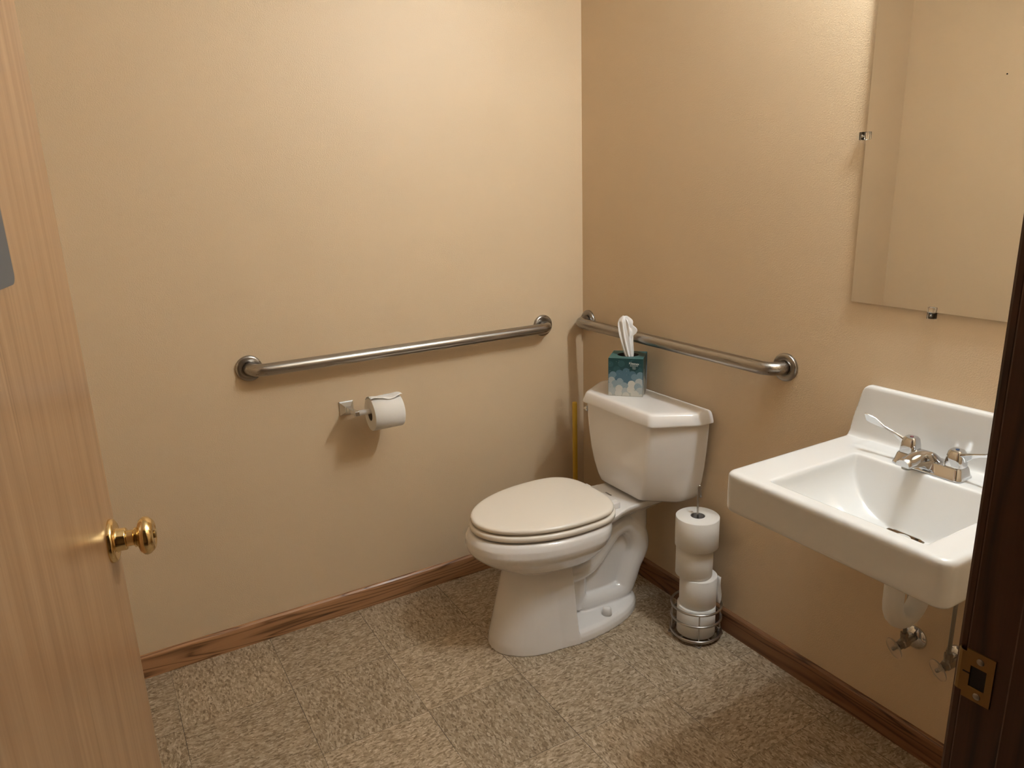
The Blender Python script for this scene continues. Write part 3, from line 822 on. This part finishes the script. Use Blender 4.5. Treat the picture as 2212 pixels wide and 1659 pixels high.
def srl(dx, dy, z, R, h, label, rz): 
    return roll('toilet_paper_roll', R, .0225, h, (CX+dx, CY+dy, z), (0, 0, rz), PAPER, label, grp)
srl(0, .0, .0125, .0610, .100, 'bottom white roll inside the wire rings of the stand', .3)
srl(.004, .000, .1135, .0585, .100, 'white roll second from the bottom of the stack, loose end at its right side', 1.3)
srl(-.004, .013, .2145, .0580, .100, 'white roll second from the top of the stack, set off to the left', 2.1)
tr_ = srl(.000, .009, .3155, .0675, .0995, 'topmost and widest white roll on the wire stand', 4.0)
# loose end on the second roll from the bottom
bm = bmesh.new(); G = []
for i in range(7):
    row = []
    for j in range(9):
        v = j/8; row.append(bm.verts.new((CX+.048+.003*i/6+.002*math.sin(v*7+i), CY-.028-.0042*i-.002*math.sin(v*5), .118+v*.094+.002*math.sin(i*2))))
    G.append(row)
for i in range(6):
    for j in range(8): bm.faces.new((G[i][j], G[i][j+1], G[i+1][j+1], G[i+1][j]))
o = obj('loose_sheet', bm, TISSUE); m = o.modifiers.new('thickness', 'SOLIDIFY'); m.thickness = .0006
for r0 in [x for x in COL.objects if x.name.startswith('toilet_paper_roll') and 'second from the bottom' in x.get('label', '')]:
    bpy.context.view_layer.update()
    o.parent = r0; o.matrix_parent_inverse = r0.matrix_world.inverted()

# ------------------------------------------------------------------ tissue box
TA = math.atan2(-.737, .676)
tb = empty('tissue_box', (-.0925, -.3875, .7372), TA)
tag(tb, 'teal and cream cube tissue box on top of the toilet tank', 'tissue box')
W2, TH = .0575, .130
bm = bmesh.new()
# local: x along the front face (left to right), front face at y=-W2
def quad(pts, mi):
    f = bm.faces.new([bm.verts.new(p) for p in pts]); f.material_index = mi
n = 40; cen = (0, 0); RR = .032
for (a, b) in (((-W2,-W2,0),(W2,-W2,0)), ((W2,-W2,0),(W2,W2,0)), ((W2,W2,0),(-W2,W2,0)), ((-W2,W2,0),(-W2,-W2,0))):
    quad([a, b, (b[0], b[1], TH), (a[0], a[1], TH)], 0)
quad([(-W2,-W2,0),(-W2,W2,0),(W2,W2,0),(W2,-W2,0)], 0)
# top with an oval hole
inner = [bm.verts.new((.036*math.cos(2*PI*k/n), .030*math.sin(2*PI*k/n), TH)) for k in range(n)]
low = [bm.verts.new((.036*math.cos(2*PI*k/n), .030*math.sin(2*PI*k/n), TH-.012)) for k in range(n)]
sqp = []
for k in range(n):
    a = 2*PI*k/n; c, s = math.cos(a), math.sin(a); t_ = W2/max(abs(c), abs(s)); sqp.append(bm.verts.new((c*t_, s*t_, TH)))
for k in range(n):
    f = bm.faces.new((sqp[k], sqp[(k+1)%n], inner[(k+1)%n], inner[k])); f.material_index = 1
    f = bm.faces.new((inner[k], inner[(k+1)%n], low[(k+1)%n], low[k])); f.material_index = 2
f = bm.faces.new(low); f.material_index = 2
def printed(name, stops, rough=.42):
    m = NT(name); c = m.coord('Object'); s_ = m.n('ShaderNodeSeparateXYZ'); m.l(c, s_.inputs[0])
    m.color(m.ramp(m.math('DIVIDE', s_.outputs[2], TH), stops)); m.set(Roughness=rough); return m.m
BG = printed('printed_carton', [(0, (.42, .40, .34)), (.30, (.30, .38, .40)), (.48, (.055, .13, .17)), (.66, (.018, .065, .075)), (1, (.012, .055, .055))])
BTOP = simple('teal_carton', (.05, .15, .15), .4)
BHOLE = simple('carton_inside', (.06, .05, .045), .8)
dots = [simple('print_circle_%s' % nm, c, .45) for nm, c in (('cream', (.54, .52, .46)), ('pale', (.40, .42, .41)), ('grey_blue', (.26, .33, .36)), ('mist', (.15, .235, .28)), ('steel', (.075, .15, .20)), ('deep', (.028, .088, .098)))]
bx = obj('carton', bm, [BG, BTOP, BHOLE, *dots], tb, smooth=False)
def clip_poly(poly, x0, x1, z0, z1):
    def cut(P, inside, inter):
        out = []
        for i in range(len(P)):
            a, b = P[i-1], P[i]
            if inside(b):
                if not inside(a): out.append(inter(a, b))
                out.append(b)
            elif inside(a): out.append(inter(a, b))
        return out
    def lx(v): return lambda a, b: (v, a[1]+(b[1]-a[1])*(v-a[0])/(b[0]-a[0]))
    def lz(v): return lambda a, b: (a[0]+(b[0]-a[0])*(v-a[1])/(b[1]-a[1]), v)
    for ins, it in ((lambda p: p[0] >= x0, lx(x0)), (lambda p: p[0] <= x1, lx(x1)), (lambda p: p[1] >= z0, lz(z0)), (lambda p: p[1] <= z1, lz(z1))):
        if len(poly) < 3: return []
        poly = cut(poly, ins, it)
    return poly
bm = bmesh.new(); rnd = random.Random(5)
# circles: (u 0..1, v 0..1, radius, colour), from back to front
C_ = [(.38,.86,.115,5), (.06,.84,.10,5), (.70,.90,.10,5), (.25,.70,.12,5), (.88,.70,.11,5)]
C_ += [(.33,.60,.13,4), (.52,.66,.12,4), (.70,.58,.13,4), (.48,.52,.13,4), (.60,.46,.13,4), (.93,.56,.13,3), (.14,.56,.12,3), (.76,.52,.11,3), (.30,.47,.12,4), (.04,.50,.10,3)]
C_ += [(.34,.40,.105,2), (.55,.42,.12,4), (.10,.42,.115,1), (.90,.38,.14,1), (.20,.33,.12,2), (.48,.28,.115,2), (.68,.33,.125,0), (.05,.26,.11,1), (.86,.27,.12,2), (.32,.20,.125,0), (.50,.14,.12,1), (.66,.19,.13,0), (.92,.15,.13,1), (.12,.13,.13,1), (.30,.07,.12,0), (.78,.06,.14,0), (.52,.02,.12,0), (.02,.02,.11,0), (.96,.0,.1,0)]
for face in (0, 1):
    for i, (u, v, r, c) in enumerate(C_):
        if face: u = 1-u if i % 2 else (u+.37) % 1; v = v+.02
        cxp, czp, rr = (u-.5)*2*W2, v*TH, r*2*W2*.86
        poly = clip_poly([(cxp+rr*math.cos(2*PI*k/36), czp+rr*math.sin(2*PI*k/36)) for k in range(36)], -W2+.0012, W2-.0012, .0012, TH-.001)
        if len(poly) < 3: continue
        off = W2+.00008+i*.000022
        f = bm.faces.new([bm.verts.new((a, -off, b) if face == 0 else (off, a, b)) for a, b in poly]); f.material_index = c
for i in range(26):   # tiny flecks
    u, v = rnd.uniform(-W2*.9, W2*.9), rnd.uniform(.004, TH*.97); r = .0006
    f = bm.faces.new([bm.verts.new((u+r*math.cos(2*PI*k/8), -W2-.0011, v+r*math.sin(2*PI*k/8))) for k in range(8)]); f.material_index = 0 if v > TH*.5 else 6
lab = [bm.verts.new((.0285+.0175*math.cos(2*PI*k/40), -W2-.0012, TH-.0235+.0175*math.sin(2*PI*k/40))) for k in range(40)]
bm.faces.new(lab).material_index = 7
BLBL = simple('dark_teal_label', (.008, .045, .050), .4)
pr = obj('printed_pattern', bm, [*dots, BLACK, BLBL], bx, smooth=False)
WHITEINK = simple('white_ink', (.72, .72, .68), .5)
def tline(s, size, zc, bold=.0):
    t = text('printed_text', s, size, WHITEINK, bx, .00005, bold=bold); t.location = (.0285, -W2-.0014, zc); t.rotation_euler = (PI/2, 0, 0); return t
t = tline('Kleenex', .0102, TH-.0165, .00012); t.rotation_euler = (PI/2, .06, 0)
tline('PROFESSIONAL', .0040, TH-.0245); tline('FACIAL', .0038, TH-.0295); tline('TISSUE', .0038, TH-.0340)
bm = bmesh.new(); box(bm, .015, .042, -W2-.0015, -W2-.0012, TH-.0213, TH-.0210); obj('printed_rule', bm, WHITEINK, bx, smooth=False)
# the tissue standing up out of the box: crumpled tapering sheet
bm = bmesh.new(); rows = []
nz, na = 30, 64
for i in range(nz+1):
    t_ = i/nz; z = TH-.010 + t_*.142
    wid = .010 + .0115*min(1, t_*1.9) + (.0015*math.sin(t_*9)); thk = .0060+.004*t_
    if t_ > .86: k = 1-((t_-.86)/.14)**2*.65; wid *= k; thk *= k
    lx = .006 - .030*t_ + .014*t_*t_
    row = []
    for j in range(na):
        a = 2*PI*j/na; c, s = math.cos(a), math.sin(a)
        fold = 1+.16*math.sin(5*a+2.5*t_)+.10*math.sin(9*a-4*t_+1)+.06*math.sin(14*a+9*t_)
        x = lx+wid*c*fold; y = -.006-.010*t_ + thk*s*(1+.30*math.sin(7*a+3*t_)+.2*math.sin(11*a+t_*7))
        # side flap near two thirds of the height
        if c > .55 and .55 < t_ < .78: x += .016*(c-.55)/.45*math.sin((t_-.55)/.23*PI)**.7
        row.append(bm.verts.new((x, y, z + .004*math.sin(3*a+1)*t_)))
    rows.append(row)
for i in range(nz):
    for j in range(na): bm.faces.new((rows[i][j], rows[i][(j+1)%na], rows[i+1][(j+1)%na], rows[i+1][j]))
bm.faces.new(rows[-1])
o = obj('tissue', bm, TISSUE, tb, angle=40); o['label'] = 'crumpled white tissue standing up'

# ------------------------------------------------------------------ plunger in the corner
pg = empty('plunger', (-.1045, -.088, 0)); tag(pg, 'plunger with yellow stick handle standing in the corner behind the toilet', 'plunger')
bm = bmesh.new(); tube(bm, [(0,0,.075), (0,0,.30), (0,0,.622), (0,0,.627), (0,0,.629)], [.0095, .0095, .0095, .0088, .006], 20); obj('handle', bm, YELLOW, pg)
bm = bmesh.new(); lathe(bm, [(.048, 0), (.050, .004), (.046, .030), (.036, .052), (.018, .064), (.014, .085), (.0, .085)], (0,0,0), (0,0,1), 32); obj('cup', bm, RUBBER, pg)
